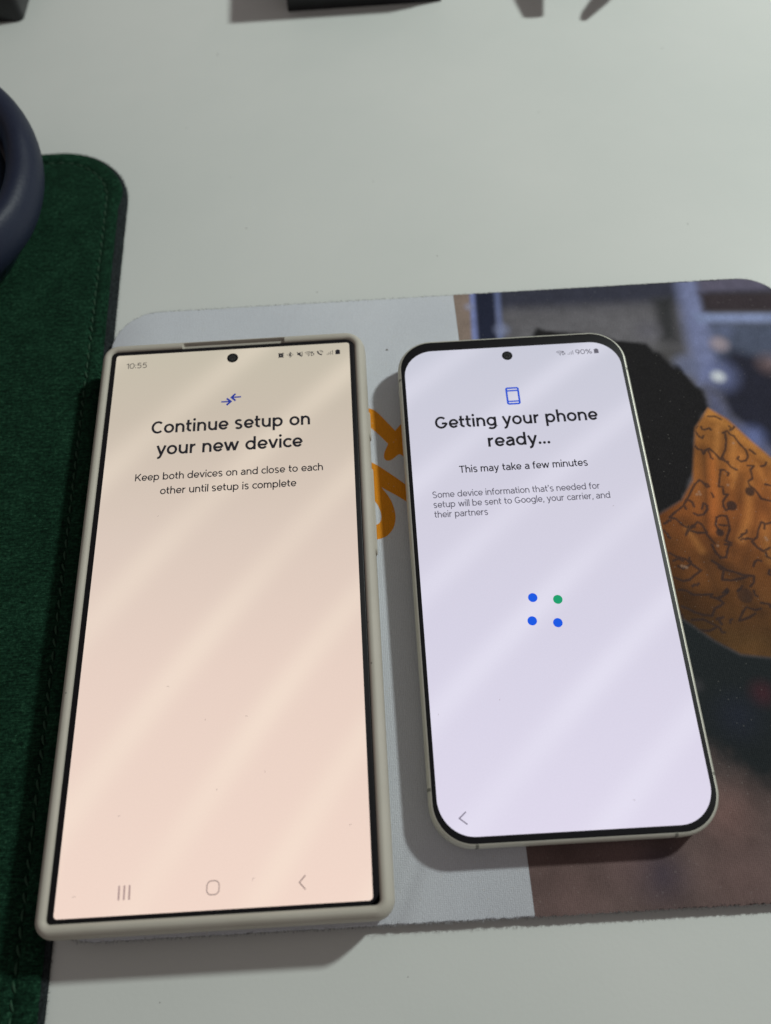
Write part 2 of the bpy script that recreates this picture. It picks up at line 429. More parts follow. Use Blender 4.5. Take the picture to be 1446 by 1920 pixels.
# line drawings of cats and scribbles printed on the cloth
LN = np.full(gx.shape, 1e9)
def line(px):
    global LN
    L = mmp(cc(px))
    m = (gx > L[:, 0].min()-2) & (gx < L[:, 0].max()+2) & (gy > L[:, 1].min()-2) & (gy < L[:, 1].max()+2)
    if not m.any(): return
    P = GP[m]; d = LN[m]
    for A, B in zip(L[:-1], L[1:]): d = np.minimum(d, segd(P, A, B))
    LN[m] = d
for q in [
    [(575, 265), (605, 250), (625, 275), (650, 285), (690, 340), (735, 385), (748, 430), (735, 455), (700, 462), (675, 445), (685, 428)],
    [(590, 270), (598, 320), (592, 380), (570, 430), (590, 460), (610, 465)], [(570, 430), (560, 445), (600, 462), (630, 500), (670, 520)],
    [(372, 340), (400, 375), (430, 385), (440, 410), (455, 385), (480, 372), (520, 405), (555, 445)],
    [(390, 260), (410, 290), (432, 300), (440, 285)],
    [(555, 520), (585, 520), (615, 545), (608, 560)], [(558, 520), (552, 575), (548, 635), (575, 640), (580, 690), (610, 690), (590, 715), (575, 740), (580, 775), (595, 800), (615, 790)],
    [(745, 490), (790, 492), (765, 520), (775, 550), (780, 580), (750, 600), (760, 630), (790, 650), (815, 680), (840, 720), (905, 735)],
    [(205, 850), (230, 825), (300, 770), (340, 700), (380, 620), (412, 590), (430, 600), (465, 640)],
    [(205, 850), (250, 860), (300, 905), (350, 930), (400, 880), (430, 900), (465, 955), (400, 955), (330, 935)],
    [(310, 770), (320, 790)], [(340, 730), (365, 745), (375, 775)], [(375, 820), (400, 835), (440, 830), (470, 790), (455, 755)], [(430, 790), (440, 750), (470, 770)],
    [(530, 850), (560, 835), (600, 840), (612, 870), (622, 930), (605, 980), (600, 1010), (625, 1030), (608, 1070), (600, 1120), (570, 1130), (530, 1100), (500, 1040)],
    [(530, 850), (525, 900), (545, 935)], [(550, 900), (580, 905), (620, 905)], [(590, 1010), (635, 1025)], [(590, 1035), (635, 1040)], [(555, 1130), (600, 1125)],
    [(840, 880), (870, 895), (910, 885)], [(840, 880), (822, 930), (812, 985), (775, 1015), (790, 1035), (820, 1060), (860, 1080), (900, 1060)], [(870, 1090), (880, 1120), (920, 1140)],
    [(790, 1025), (815, 1060), (855, 1085)], [(900, 1215), (890, 1240), (920, 1255)],
    [(205, 1095), (250, 1120), (320, 1140), (370, 1180), (425, 1218), (380, 1250), (345, 1280), (300, 1290), (240, 1265)], [(230, 1150), (262, 1135), (300, 1150)], [(265, 1185), (300, 1205), (335, 1185)],
    [(270, 1350), (320, 1355), (370, 1385), (440, 1385), (500, 1382), (490, 1400), (540, 1412), (580, 1440), (560, 1460), (520, 1480), (500, 1530), (440, 1525), (380, 1505), (330, 1480), (290, 1465)],
    [(540, 1410), (590, 1385), (615, 1355), (605, 1345), (575, 1375)], [(360, 1560), (440, 1555), (500, 1585), (540, 1605), (480, 1635), (420, 1630)],
    [(500, 1150), (560, 1185), (600, 1215), (650, 1225), (720, 1250), (790, 1255), (790, 1300), (765, 1325)], [(580, 1215), (570, 1280), (630, 1285), (690, 1275), (740, 1260)],
    [(690, 1560), (715, 1500), (740, 1470), (800, 1490), (840, 1480)], [(690, 1565), (760, 1540), (800, 1515)], [(840, 1440), (900, 1450), (905, 1470)],
    [(460, 960), (500, 1010), (520, 1030)], [(870, 620), (905, 628)], [(760, 380), (800, 410)], [(470, 150), (520, 150), (560, 170)],
    [(950, 520), (1000, 560), (980, 640), (1040, 680), (1010, 760)], [(960, 900), (1030, 930), (1080, 1000), (1000, 1060)], [(940, 1250), (1040, 1280), (1100, 1340), (1000, 1420), (940, 1400)],
    [(1150, 700), (1210, 760), (1260, 720), (1280, 820), (1200, 860)], [(1150, 1050), (1240, 1080), (1300, 1160), (1180, 1190)],
]: line(q)
r_ = random.Random(11)
for _ in range(46):
    x_, y_ = r_.uniform(200, 1300), r_.uniform(200, 1640); h_ = r_.uniform(0, 6.3); q = [(x_, y_)]
    for _k in range(r_.randint(2, 5)):
        h_ += r_.uniform(-1.1, 1.1); x_ += 17*math.cos(h_); y_ += 17*math.sin(h_); q.append((x_, y_))
    line(q)
a = np.clip(1 - (LN-.15 + (vnoise(1.2, 9)-.5)*.3)/.38, 0, 1)*.82*(dOrg < -.2)
col = col*(1-a[..., None]) + alb((42, 30, 30))*a[..., None]
def blotch(x, y, r, c=(36, 28, 30), op=.85, ry=None):
    px, py = cc([(x, y)])[0]; blob(c, px, py, r, .35, op, ry)
blotch(762, 670, 1.35, ry=1.5); blotch(636, 768, 1.5, ry=1.6); blotch(555, 955, 1.15); blotch(600, 1365, .6); blotch(730, 1390, 2.2, op=.5)
for x, y in ((648, 335), (410, 672), (418, 690), (395, 690), (310, 1190), (290, 1185), (325, 1196), (540, 1045), (870, 990), (880, 1005), (610, 625)):
    blotch(x, y, .35, (150, 120, 100), .6)
gr = col.mean(-1, keepdims=True); kk = np.where((dOrg > 0)[..., None], .26, 0.06)
col = col*(1-kk) + gr*kk*np.array([1.06, 1.0, .94])
col *= (1 + (vnoise(3.2, 31, 4)-.5)*.34)[..., None]
# lower part of the print: dark cloth, then brown table
LOW = [(1000, 1040), (1110, 1078), (1200, 1120), (1284, 1163), (1340, 1202), (1390, 1228), (1446, 1234), (1700, 1230), (1700, 2000), (800, 2000), (800, 1000)]
paint((22, 27, 30), LOW, .9)
blob((66, 28, 38), 1430, 1300, 2.6, 3, .6); blob((28, 32, 48), 1385, 1342, 4.5, 6, .6); blob((60, 58, 62), 1306, 1285, 1.3, 2, .6)
BR = [(900, 1400), (1250, 1400), (1330, 1420), (1400, 1470), (1450, 1490), (1800, 1560), (1800, 2100), (850, 2100)]
paint((86, 71, 69), BR, 8, .95, wob=8, seed=4)
blob((112, 84, 80), 1365, 1525, 5, 6, .6); blob((50, 44, 58), 1240, 1640, 5, 6, .7); blob((96, 76, 74), 1060, 1660, 9, 8, .5)
blob((98, 78, 78), 1170, 1625, 5, 5, .5); blob((98, 76, 74), 1390, 1640, 8, 8, .4)
lowm = np.clip((at(1200, 1380, 3)[1]-gy)/14, 0, 1)
col *= (1 + lowm[..., None]*(vnoise(6, 21)-.5)[..., None]*.5)
col = np.clip(col, 0, .95)
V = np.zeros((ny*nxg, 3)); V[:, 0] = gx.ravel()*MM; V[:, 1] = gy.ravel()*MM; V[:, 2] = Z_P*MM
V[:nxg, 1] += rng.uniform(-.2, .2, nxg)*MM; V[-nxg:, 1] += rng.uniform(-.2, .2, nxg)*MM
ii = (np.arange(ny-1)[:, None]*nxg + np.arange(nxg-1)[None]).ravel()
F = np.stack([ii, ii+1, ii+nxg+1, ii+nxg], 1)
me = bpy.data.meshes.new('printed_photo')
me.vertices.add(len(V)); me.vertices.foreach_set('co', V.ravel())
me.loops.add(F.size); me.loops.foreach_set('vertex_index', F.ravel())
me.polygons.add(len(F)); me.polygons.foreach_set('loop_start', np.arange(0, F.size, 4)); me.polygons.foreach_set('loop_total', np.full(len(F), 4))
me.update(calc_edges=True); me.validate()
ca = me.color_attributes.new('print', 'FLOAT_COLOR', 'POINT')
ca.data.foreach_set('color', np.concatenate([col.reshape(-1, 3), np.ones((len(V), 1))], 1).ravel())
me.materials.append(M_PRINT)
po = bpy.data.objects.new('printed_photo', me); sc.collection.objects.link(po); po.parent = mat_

# orange lettering printed on the white half (parts of two big letters show between the phones)
def smoothpoly(P, k=3):
    P = [np.array(p, float) for p in P]
    for _ in range(k):
        Q = []
        for i in range(len(P)):
            a, b = P[i], P[(i+1) % len(P)]; Q += [a*.75+b*.25, a*.25+b*.75]
        P = Q
    return P
def flat(name, P, z, mat, parent):
    return link(name, [(p[0], p[1], z) for p in P], [tuple(range(len(P)))] if sum(P[i][0]*P[(i+1) % len(P)][1]-P[(i+1) % len(P)][0]*P[i][1] for i in range(len(P))) > 0 else [tuple(reversed(range(len(P))))], mat, parent)
g1 = [(-46.5, 57.0), (-44.6, 56.9), (-43.2, 56.3), (-41.6, 54.6), (-39.2, 51.3), (-37.0, 48.2), (-36.9, 48.2), (-35.9, 49.6), (-33.0, 52.5), (-31.5, 49), (-34.5, 46.2), (-33, 43), (-28, 36), (-30.5, 33.5), (-35.2, 39.2), (-36.3, 40.0), (-38.3, 38.1), (-39.7, 37.6), (-40.7, 38.1), (-41.0, 39.3), (-40.7, 40.8), (-39.4, 43.6), (-39.5, 43.7), (-42, 47), (-44.1, 49.4), (-46.5, 51.8)]
flat('printed_lettering', smoothpoly(g1, 2), 2.985, M_INK, mat_)
g2 = [(-46.5, 38.6), (-44.0, 37.0), (-42.2, 35.7), (-35.5, 29.9), (-30, 24), (-30, 18.5), (-35.6, 24.2), (-41.2, 28.0), (-42.2, 28.9), (-41.9, 28.3), (-40.5, 26.2), (-39.2, 23.4), (-38.4, 19.3), (-38.9, 16.0), (-40.1, 13.9), (-41.8, 12.4), (-44.5, 11.7), (-47, 12), (-47, 16.8), (-44.2, 16.4), (-43.1, 17.2), (-42.6, 18.8), (-42.8, 20.9), (-43.9, 23.8), (-46, 26), (-47, 30)]
flat('printed_lettering', smoothpoly(g2, 2), 2.985, M_INK, mat_)

# ------------------------------------------------------------------ stroke font (geometric sans), cap height 1
XH, AS, DS = .745, 1.06, -.30
def arc(cx, cy, rx, ry, a0, a1, n=14):
    return [(cx+rx*math.cos(math.radians(a0+(a1-a0)*i/n)), cy+ry*math.sin(math.radians(a0+(a1-a0)*i/n))) for i in range(n+1)]
def glyph(ch, t):
    h = t/2; X = XH; o = .012
    def stem(x, y0, y1): return [(x, y0), (x, y1)]
    B = .76                                           # bowl width
    bowl = arc(B/2, X/2, B/2-h, X/2-h+o, 0, 360, 28)
    if ch == ' ': return .34, []
    if ch == 'o': return B, [bowl]
    if ch == 'c': return .62, [arc(B/2, X/2, B/2-h, X/2-h+o, 42, 318, 22)]
    if ch == 'e': return .74, [[(B-h-.01, X/2-.015)] + arc(B/2, X/2, B/2-h-.005, X/2-h+o, 4, 325, 26), [(B-h, X/2-.03), (h, X/2-.03)]]
    if ch in 'bp':
        s = stem(h, 0, AS) if ch == 'b' else stem(h, DS, X)
        return B+.02, [s, bowl]
    if ch in 'dq': return B+.02, [stem(B-h, 0, AS), bowl]
    if ch == 'g': return B, [bowl, [(B-h, X), (B-h, .02)] + arc(B/2, .02, B/2-h, .30-h+.02, 0, -140, 12)]
    if ch == 'a':
        W = .66; return W, [[(W-h, 0), (W-h, X*.60)] + arc(W/2+.01, X*.62, W/2-h-.01, X*.38-h+o, 0, 150, 12),
                            [(W-h, X*.57), (W*.50, X*.57)] + arc(W*.46, X*.29, W*.46-h, X*.29-h*.9+.02, 90, 270, 12) + [(W*.55, h*.9), (W-h, X*.26)]]
    if ch == 'n' or ch == 'h':
        W = .68; return W, [stem(h, 0, X if ch == 'n' else AS), arc(W/2, X-.34, W/2-h, .34-h+o, 180, 0, 14) + [(W-h, 0)]]
    if ch == 'm':
        W = .60; return 2*W-t+.0, [stem(h, 0, X), arc(W/2, X-.30, W/2-h, .30-h+o, 180, 0, 12)+[(W-h, 0)], arc(W/2+W-t, X-.30, W/2-h, .30-h+o, 180, 0, 12)+[(2*W-t-h, 0)]]
    if ch == 'u':
        W = .68; return W, [stem(W-h, 0, X), [(h, X)] + arc(W/2, .34, W/2-h, .34-h+o, 180, 360, 14)]
    if ch == 'r': return .44, [stem(h, 0, X), arc(.40, X-.36, .40-h, .36-h+.01, 180, 88, 9)]
    if ch == 't': return .45, [[(.17, .98), (.17, .26)] + arc(.39, .26, .22, .26-h, 180, 275, 8), [(0, X-h), (.43, X-h)]]
    if ch == 'f': return .43, [[(.16, 0), (.16, .80)] + arc(.38, .80, .22, .26-h, 180, 85, 8), [(0, X-h), (.41, X-h)]]
    if ch == 'i': return t, [stem(h, 0, X), ('dot', h, .98, t*.62)]
    if ch == 'l': return t, [stem(h, 0, AS)]
    if ch == 'k': return .62, [stem(h, 0, AS), [(.58, X), (h+.02, .27)], [(.24, .42), (.60, 0)]]
    if ch == 's':
        W = .58; return W, [arc(W/2, X*.74, W/2-h, X*.26-h*.55+.01, 28, 180+70, 14)[:-1] + arc(W/2, X*.26, W/2-h, X*.26-h*.55+.01, 70, -155, 14)]
    if ch == 'v': return .70, [[(h*.7, X), (.35, 0.02)], [(.70-h*.7, X), (.35, 0.02)]]
    if ch == 'w': return 1.08, [[(h*.7, X), (.31, .02)], [(.54, X-.03), (.31, .02)], [(.54, X-.03), (.77, .02)], [(1.08-h*.7, X), (.77, .02)]]
    if ch == 'y': return .70, [[(h*.7, X), (.36, .02)], [(.70-h*.7, X), (.30, -.12)] + arc(.12, -.10, .17, .20-h+.02, -20, -100, 6)]
    if ch == 'C': return .84, [arc(.48, .5, .48-h, .5-h+o, 45, 315, 26)]
    if ch == 'G': return .96, [arc(.48, .5, .48-h, .5-h+o, 45, 352, 28), [(.96-h, .42), (.52, .42)], [(.96-h, .46), (.96-h, .30)]]
    if ch == 'K': return .80, [stem(h, 0, 1), [(.76, 1), (h+.02, .36)], [(.30, .58), (.78, 0)]]
    if ch == 'T': return .80, [stem(.40, 0, 1), [(0, 1-h), (.80, 1-h)]]
    if ch == 'S':
        W = .72; return W, [arc(W/2, .745, W/2-h, .255-h*.5+.01, 30, 250, 16)[:-1] + arc(W/2, .255, W/2-h, .255-h*.5+.01, 70, -155, 16)]
    if ch == '1': return .40, [stem(.34, 0, 1), [(.34, .95), (.06, .78)]]
    if ch == '0': return .74, [arc(.37, .5, .37-h, .5-h+o, 0, 360, 28)]
    if ch == '5': return .66, [[(.60, 1-h), (.14, 1-h), (.10, .56)] + arc(.31, .33, .34-h, .33-h+.02, 125, -150, 18)]
    if ch == '9': return .70, [arc(.35, .66, .35-h, .34-h+o, 0, 360, 24), [(.70-h, .66), (.60, .32), (.34, 0)]]
    if ch == '%': return 1.02, [arc(.22, .76, .22-h, .24-h, 0, 360, 16), arc(.80, .24, .22-h, .24-h, 0, 360, 16), [(.80, 1), (.22, 0)]]
    if ch == ':': return t*1.2, [('dot', h, .14, t*.62), ('dot', h, .60, t*.62)]
    if ch == '.': return t*1.1, [('dot', h, h*1.1, t*.62)]
    if ch == ',': return t*1.2, [[(h*1.5, h*1.8), (h*.6, -.16)]]
    if ch == "'": return t, [[(h, 1.05), (h*.8, .76)]]
    return .5, []
ROUND = 'oceCGdqgb0p'
def text(name, s, x0, x1, y, cap, wt, mat, parent, z):
    """one line of lettering from x0 to x1 on baseline y"""
    gs = [glyph(c, wt) for c in s]
    sb = []
    for a, b in zip(s[:-1], s[1:]):
        g = .135
        if a in 'ocebp0' : g -= .035
        if b in 'ocedgq0a': g -= .035
        if a in 'vwyrtTkf': g -= .045
        if b in 'vwytf': g -= .04
        if ' ' in (a, b): g = .07
        sb.append(g)
    nat = sum(g[0] for g in gs) + sum(sb)
    sxx = (x1-x0)/nat; V, F = [], []; cur = 0; zz = z
    for i, (wd, st) in enumerate(gs):
        for q in st:
            if q[0] == 'dot': disc(x0+(cur+q[1])*sxx, y+q[2]*cap, q[3]*sxx, zz, V, F, 12, q[3]*cap)
            else:
                n0 = len(V); cl = len(q) > 20 and abs(q[0][0]-q[-1][0]) < 1e-6 and abs(q[0][1]-q[-1][1]) < 1e-6
                ribbon([(x0+(cur+p[0])*sxx, y+p[1]*cap) for p in q], wt*(sxx+cap)/2, zz, V, F, cl)
            zz += .0006
            if zz > z + .006: zz = z
        cur += wd + (sb[i] if i < len(sb) else 0)
    return link(name, V, F, mat, parent)
def strokes(name, L, mat, parent, z):
    V, F = [], []; zz = z
    for q in L:
        if q[0] == 'dot': disc(q[1], q[2], q[3], zz, V, F, 24, q[4] if len(q) > 4 else None)
        elif q[0] == 'poly':
            b = len(V); V += [(p[0], p[1], zz) for p in q[1]]; F.append(tuple(range(b, b+len(q[1]))))
        else: ribbon(q[1], q[0], zz, V, F, len(q) > 2)
        zz += .0006
    return link(name, V, F, mat, parent)

# ------------------------------------------------------------------ phone materials
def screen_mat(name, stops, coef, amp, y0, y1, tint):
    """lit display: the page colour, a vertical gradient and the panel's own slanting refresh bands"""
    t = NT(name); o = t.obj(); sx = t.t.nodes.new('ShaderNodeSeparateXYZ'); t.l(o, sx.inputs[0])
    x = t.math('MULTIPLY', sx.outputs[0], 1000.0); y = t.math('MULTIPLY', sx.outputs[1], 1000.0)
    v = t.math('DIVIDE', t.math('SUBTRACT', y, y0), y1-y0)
    c = t.ramp(v, stops)  # off-axis dimming towards the top, painted into the page colour
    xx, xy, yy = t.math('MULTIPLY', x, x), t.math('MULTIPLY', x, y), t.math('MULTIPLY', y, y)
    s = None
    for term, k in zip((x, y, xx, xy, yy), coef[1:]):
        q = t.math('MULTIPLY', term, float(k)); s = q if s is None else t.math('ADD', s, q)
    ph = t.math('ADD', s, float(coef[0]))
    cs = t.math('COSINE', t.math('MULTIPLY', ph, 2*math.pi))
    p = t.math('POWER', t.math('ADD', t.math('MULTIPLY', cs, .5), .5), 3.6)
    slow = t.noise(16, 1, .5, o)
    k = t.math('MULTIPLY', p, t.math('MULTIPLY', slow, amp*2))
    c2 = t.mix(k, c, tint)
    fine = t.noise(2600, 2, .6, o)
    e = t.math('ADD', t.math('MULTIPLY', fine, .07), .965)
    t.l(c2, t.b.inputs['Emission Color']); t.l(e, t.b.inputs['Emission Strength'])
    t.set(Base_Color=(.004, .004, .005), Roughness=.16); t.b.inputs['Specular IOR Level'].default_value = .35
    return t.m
def pix(name, col):
    t = NT(name); t.set(Base_Color=(.004, .004, .005), Roughness=.16); t.b.inputs['Specular IOR Level'].default_value = .35
    t.b.inputs['Emission Color'].default_value = (*col, 1); t.b.inputs['Emission Strength'].default_value = 1
    return t.m
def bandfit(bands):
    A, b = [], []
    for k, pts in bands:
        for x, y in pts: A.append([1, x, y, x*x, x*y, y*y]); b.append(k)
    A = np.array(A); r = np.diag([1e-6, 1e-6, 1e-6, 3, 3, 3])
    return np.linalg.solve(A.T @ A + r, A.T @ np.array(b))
FA = dict(o=(-85.62142, -3.976475), r=.00275022, t=-.00430505, z=14.5938, h=156.8)
FB = dict(o=(0, 0), r=0.0, t=.0165262, z=10.6, h=140.07)
def loc2(f, x, y):
    d = CM @ np.array([(x-CW/2)/CF, -(y-CH/2)/CF, -1.0]); c, s = math.cos(f['r']), math.sin(f['r']); st = math.sin(f['t'])
    n = np.array([st*s, -st*c, 1]); ox, oy = f['o']
    k = f['z'] + st*f['h']/2 + n[0]*ox + n[1]*oy
    P = CAMP + d*((k - n @ CAMP)/(n @ d))
    return (c*(P[0]-ox)+s*(P[1]-oy), -s*(P[0]-ox)+c*(P[1]-oy))
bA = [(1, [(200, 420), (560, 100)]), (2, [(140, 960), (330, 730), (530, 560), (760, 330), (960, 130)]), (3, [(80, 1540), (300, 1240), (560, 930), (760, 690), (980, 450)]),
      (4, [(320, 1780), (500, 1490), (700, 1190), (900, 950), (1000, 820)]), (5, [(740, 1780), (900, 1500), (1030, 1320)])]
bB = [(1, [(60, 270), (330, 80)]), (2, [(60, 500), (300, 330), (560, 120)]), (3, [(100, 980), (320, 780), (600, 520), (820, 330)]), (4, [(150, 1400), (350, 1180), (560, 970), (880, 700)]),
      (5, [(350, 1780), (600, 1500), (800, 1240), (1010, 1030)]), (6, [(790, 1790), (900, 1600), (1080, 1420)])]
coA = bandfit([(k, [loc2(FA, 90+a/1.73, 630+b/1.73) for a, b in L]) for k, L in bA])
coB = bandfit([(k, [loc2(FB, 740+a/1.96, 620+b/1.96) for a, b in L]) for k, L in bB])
L_ = s2l
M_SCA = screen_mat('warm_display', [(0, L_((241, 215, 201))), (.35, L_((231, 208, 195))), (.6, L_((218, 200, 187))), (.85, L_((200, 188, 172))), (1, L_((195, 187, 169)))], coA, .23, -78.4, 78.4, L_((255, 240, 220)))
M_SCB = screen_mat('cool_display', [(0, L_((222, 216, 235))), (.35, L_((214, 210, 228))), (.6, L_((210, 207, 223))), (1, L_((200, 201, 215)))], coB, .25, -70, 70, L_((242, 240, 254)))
M_TXT = pix('display_ink', (.012, .012, .016)); M_TXT2 = pix('display_grey', L_((98, 96, 108))); M_TXT2A = pix('display_status_grey', L_((70, 66, 62)))
M_NAV = pix('display_navigation', L_((172, 146, 142))); M_NAVO = pix('display_navigation_dark', L_((140, 118, 114))); M_CHEV = pix('display_chevron', L_((118, 112, 130)))
M_BLUE = pix('display_blue', L_((30, 52, 148))); M_BLUE2 = pix('display_bright_blue', L_((38, 84, 206))); M_DOT = pix('display_dot_blue', L_((18, 88, 226))); M_GRN = pix('display_dot_green', L_((20, 158, 108)))
M_GLASS = simple('black_glass', (.004, .004, .006), .38, spec=.3)
M_LENS = simple('lens_glass', (.012, .013, .014), .05, spec=1.0)
M_LENSIN = simple('lens_inner', (.03, .035, .035), .3, spec=.5)
M_METAL = simple('pale_metal', (.62, .61, .54), .5, metal=.5, nscale=400, namp=.04)
M_METALD = simple('graphite_metal', (.10, .10, .095), .3, metal=1.0)
M_ANT = simple('antenna_plastic', (.20, .20, .17), .5)
M_BGL = simple('back_glass', (.4, .41, .37), .3)
t = NT('stone_silicone'); o = t.obj()
f = t.noise(3200, 3, .6, o); g = t.noise(60, 4, .6, o)
c = t.ramp(g, [(.3, (.48, .45, .388)), (.7, (.52, .486, .425))])
vo = t.n('ShaderNodeTexVoronoi', Scale=260.0); t.l(o, vo.inputs['Vector'])
sp = t.t.nodes.new('ShaderNodeSeparateColor'); t.l(vo.outputs['Color'], sp.inputs[0])
m = t.math('MULTIPLY', t.math('LESS_THAN', vo.outputs['Distance'], .07), t.math('GREATER_THAN', sp.outputs[0], .8))
c = t.mix(t.math('MULTIPLY', m, .7), c, (.08, .07, .06))
t.l(c, t.b.inputs['Base Color']); t.set(Roughness=.62); t.b.inputs['Specular IOR Level'].default_value = .3
t.bump(f, .2, .0001); M_CASE = t.m
M_SLOT = simple('case_recess_shade', (.17, .15, .13), .7, nscale=800, namp=.1)

def rrpts(x0, x1, y0, y1, r, n=10): return [(p[0], p[1]) for p in rr(x0, x1, y0, y1, r, n)]

# status symbols, centred on cx, cy with height s
def sym_signal(cx, cy, s, t_):
    return [(t_, [(cx-s*.5+i*s*.32, cy-s*.5), (cx-s*.5+i*s*.32, cy-s*.5+s*(.25+.25*i))]) for i in range(4)]
def sym_batt(cx, cy, s): return [('poly', [(cx-s*.42, cy-s*.5), (cx+s*.42, cy-s*.5), (cx+s*.42, cy+s*.42), (cx+s*.2, cy+s*.42), (cx+s*.2, cy+s*.56), (cx-s*.2, cy+s*.56), (cx-s*.2, cy+s*.42), (cx-s*.42, cy+s*.42)])]
def sym_wifi(cx, cy, s, t_):
    L = [(t_, arc(cx-s*.15, cy-s*.5, r*s, r*s, 45, 135, 8)) for r in (.95, .68, .40)]
    L += [('dot', cx-s*.15, cy-s*.42, s*.12), (t_*.9, arc(cx+s*.42, cy+s*.22, s*.18, s*.18, 0, 360, 12)[:-1], 1), (t_, [(cx+s*.38, cy-s*.1), (cx+s*.38, cy-s*.5)]), (t_, [(cx+s*.26, cy-s*.36), (cx+s*.38, cy-s*.5), (cx+s*.5, cy-s*.36)]), (t_, [(cx+s*.72, cy-s*.45), (cx+s*.72, cy-s*.05)]), (t_, [(cx+s*.6, cy-s*.18), (cx+s*.72, cy-s*.03), (cx+s*.84, cy-s*.18)])]
    return L

# ------------------------------------------------------------------ phone in the stone coloured case
th = thing('smartphone', 'larger phone in a stone grey case, pinkish screen reading Continue setup on your new device', 'phone', (FA['o'][0], FA['o'][1], FA['z'] + math.sin(FA['t'])*FA['h']/2), (FA['t'], 0, FA['r']), None)
g = .12                                        # displays sit this far (mm) below the glass rim plane... local z 0 is the display
loft('frame', rr(-38.3, 38.3, -79.9, 80.2, 4.2, 10), [(1.2, -8.2), (.2, -7.2), (0, -6), (0, -2), (.15, -1.1), (.5, -.6)], M_METALD, th)
loft('front_glass', rr(-37.7, 37.6, -79.3, 79.7, (3.2, 3.2, 1.6, 1.6), 10), [(.3, -.9), (0, -.6), (0, -.14), (.06, -.05), (.14, -.02)], M_GLASS, th)
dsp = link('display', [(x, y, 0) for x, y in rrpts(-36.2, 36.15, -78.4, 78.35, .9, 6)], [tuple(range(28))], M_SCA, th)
def slotfn(v, ins):
    x, y, z = v
    tp = max(0, min(1, (62 - y)/110))*max(0, 1 - ins/3.3)
    x += (-1.3 if x < 0 else .6)*tp*min(1, abs(x)/20)
    if y < -60: y -= 2.5*max(0, 1 - ins/3.3)*min(1, (-60-y)/18)
    if y > 60 and ins > 1.75 and abs(x) < 15.7: return (x, y, z - 1.3*min(1, (ins-1.7)/.3))
    return v
prof = [(2.6, -11.4), (1.1, -10.9), (.35, -9.4), (.05, -7.4), (0, -4.5), (.15, -2.2), (.5, -.8), (1.0, .1), (1.6, .62), (1.78, .70), (2.05, .78), (2.6, .74), (3.05, .42), (3.3, -.05), (3.32, -.6)]
loft('case', rr(-41.1, 41.05, -82.7, 83.0, (4.6, 6.2, 5.4, 4.3), 14, .55), prof, M_CASE, th, cap0=True, cap1=False, fn=slotfn)
# side button covers of the case, slightly proud on the right side
for y0, y1 in ((44.5, 54.0), (7.5, 34.5)):
    V, F = [], []
    b = loft('button_cover', rr(-(y1-y0)/2, (y1-y0)/2, -1.7, 1.7, 1.6, 6), [(0, -.5), (0, .2), (.25, .38), (.6, .45)], M_CASE, th)
    b.rotation_euler = (math.pi/2, 0, math.pi/2); b.location = Vector((41.0, (y0+y1)/2, -3.4))*MM
def camhole(parent, cx, cy, r):
    c = link('front_camera', *(lambda V, F: (disc(cx, cy, r, .012, V, F, 40), (V, F))[1])([], []), M_GLASS, parent)
    V, F = [], []; disc(cx, cy, r*.62, .016, V, F, 32); link('lens_ring', V, F, M_LENSIN, c)
    V, F = [], []; disc(cx-.05, cy-.05, r*.45, .020, V, F, 24); link('lens', V, F, M_LENS, c)
    V, F = [], []; disc(cx-.15, cy-.55*r*.6, r*.09, .024, V, F, 10); disc(cx+.35*r, cy-.5*r*.6, r*.06, .024, V, F, 10)  # two tiny pale discs, painted glints standing in for lens highlights
    link('lens_glint', V, F, simple('lens_glint_tint', (.25, .3, .28), .2, metal=.8), c)
camhole(th, -.05, 75.05, 1.72)
Z = .006
text('headline_text', 'Continue setup on', -23.4, 23.6, 49.15, 4.25, .175, M_TXT, dsp, Z)
text('headline_text', 'your new device', -21.4, 21.3, 41.75, 4.25, .175, M_TXT, dsp, Z)
text('body_text', 'Keep both devices on and close to each', -26.9, 27.1, 33.45, 2.32, .15, M_TXT, dsp, Z)
text('body_text', 'other until setup is complete', -19.4, 19.4, 28.75, 2.32, .15, M_TXT, dsp, Z)
text('clock_text', '10:55', -32.9, -26.5, 73.25, 2.0, .12, M_TXT2A, dsp, Z)
LA = lambda L: [loc2(FA, 400+a/16.07, 720+b/16.07) for a, b in L]
strokes('meeting_arrows_icon', [(.48, LA([(240, 540), (520, 527)])), (.60, LA([(405, 435), (530, 525), (400, 635)])),
                                (.48, LA([(835, 385), (570, 402)])), (.60, LA([(670, 295), (550, 405), (670, 500)]))], M_BLUE, dsp, Z)
s = 1.75; y = 74.95
strokes('alarm_icon', [(.55, arc(14.95, y-.05, .5, .55, 0, 360, 16)[:-1], 1), (.3, [(14.1, y+.5), (14.5, y+.85)]), (.3, [(15.8, y+.5), (15.4, y+.85)]), (.3, [(14.5, y-.55), (14.2, y-.95)]), (.3, [(15.4, y-.55), (15.7, y-.95)]), (.2, [(14.95, y+.2), (14.95, y-.1), (15.3, y-.2)])], M_TXT, dsp, Z)
strokes('bluetooth_icon', [(.22, [(17.3, y-.45), (18.2, y+.45), (17.75, y+.9), (17.75, y-.9), (18.2, y-.45), (17.3, y+.45)]), ('dot', 16.95, y, .17), ('dot', 18.6, y, .17)], M_TXT, dsp, Z)
strokes('muted_icon', [('poly', [(20.0, y-.3), (20.4, y-.3), (21.0, y-.9), (21.0, y+.9), (20.4, y+.3), (20.0, y+.3)]), (.28, [(19.9, y+.8), (21.4, y-.95)]), (.2, [(21.55, y+.9), (21.4, y+.5), (21.6, y+.1), (21.4, y-.3), (21.6, y-.8)])], M_TXT, dsp, Z)
strokes('wifi_icon', sym_wifi(23.8, y, s, .17), M_TXT, dsp, Z)
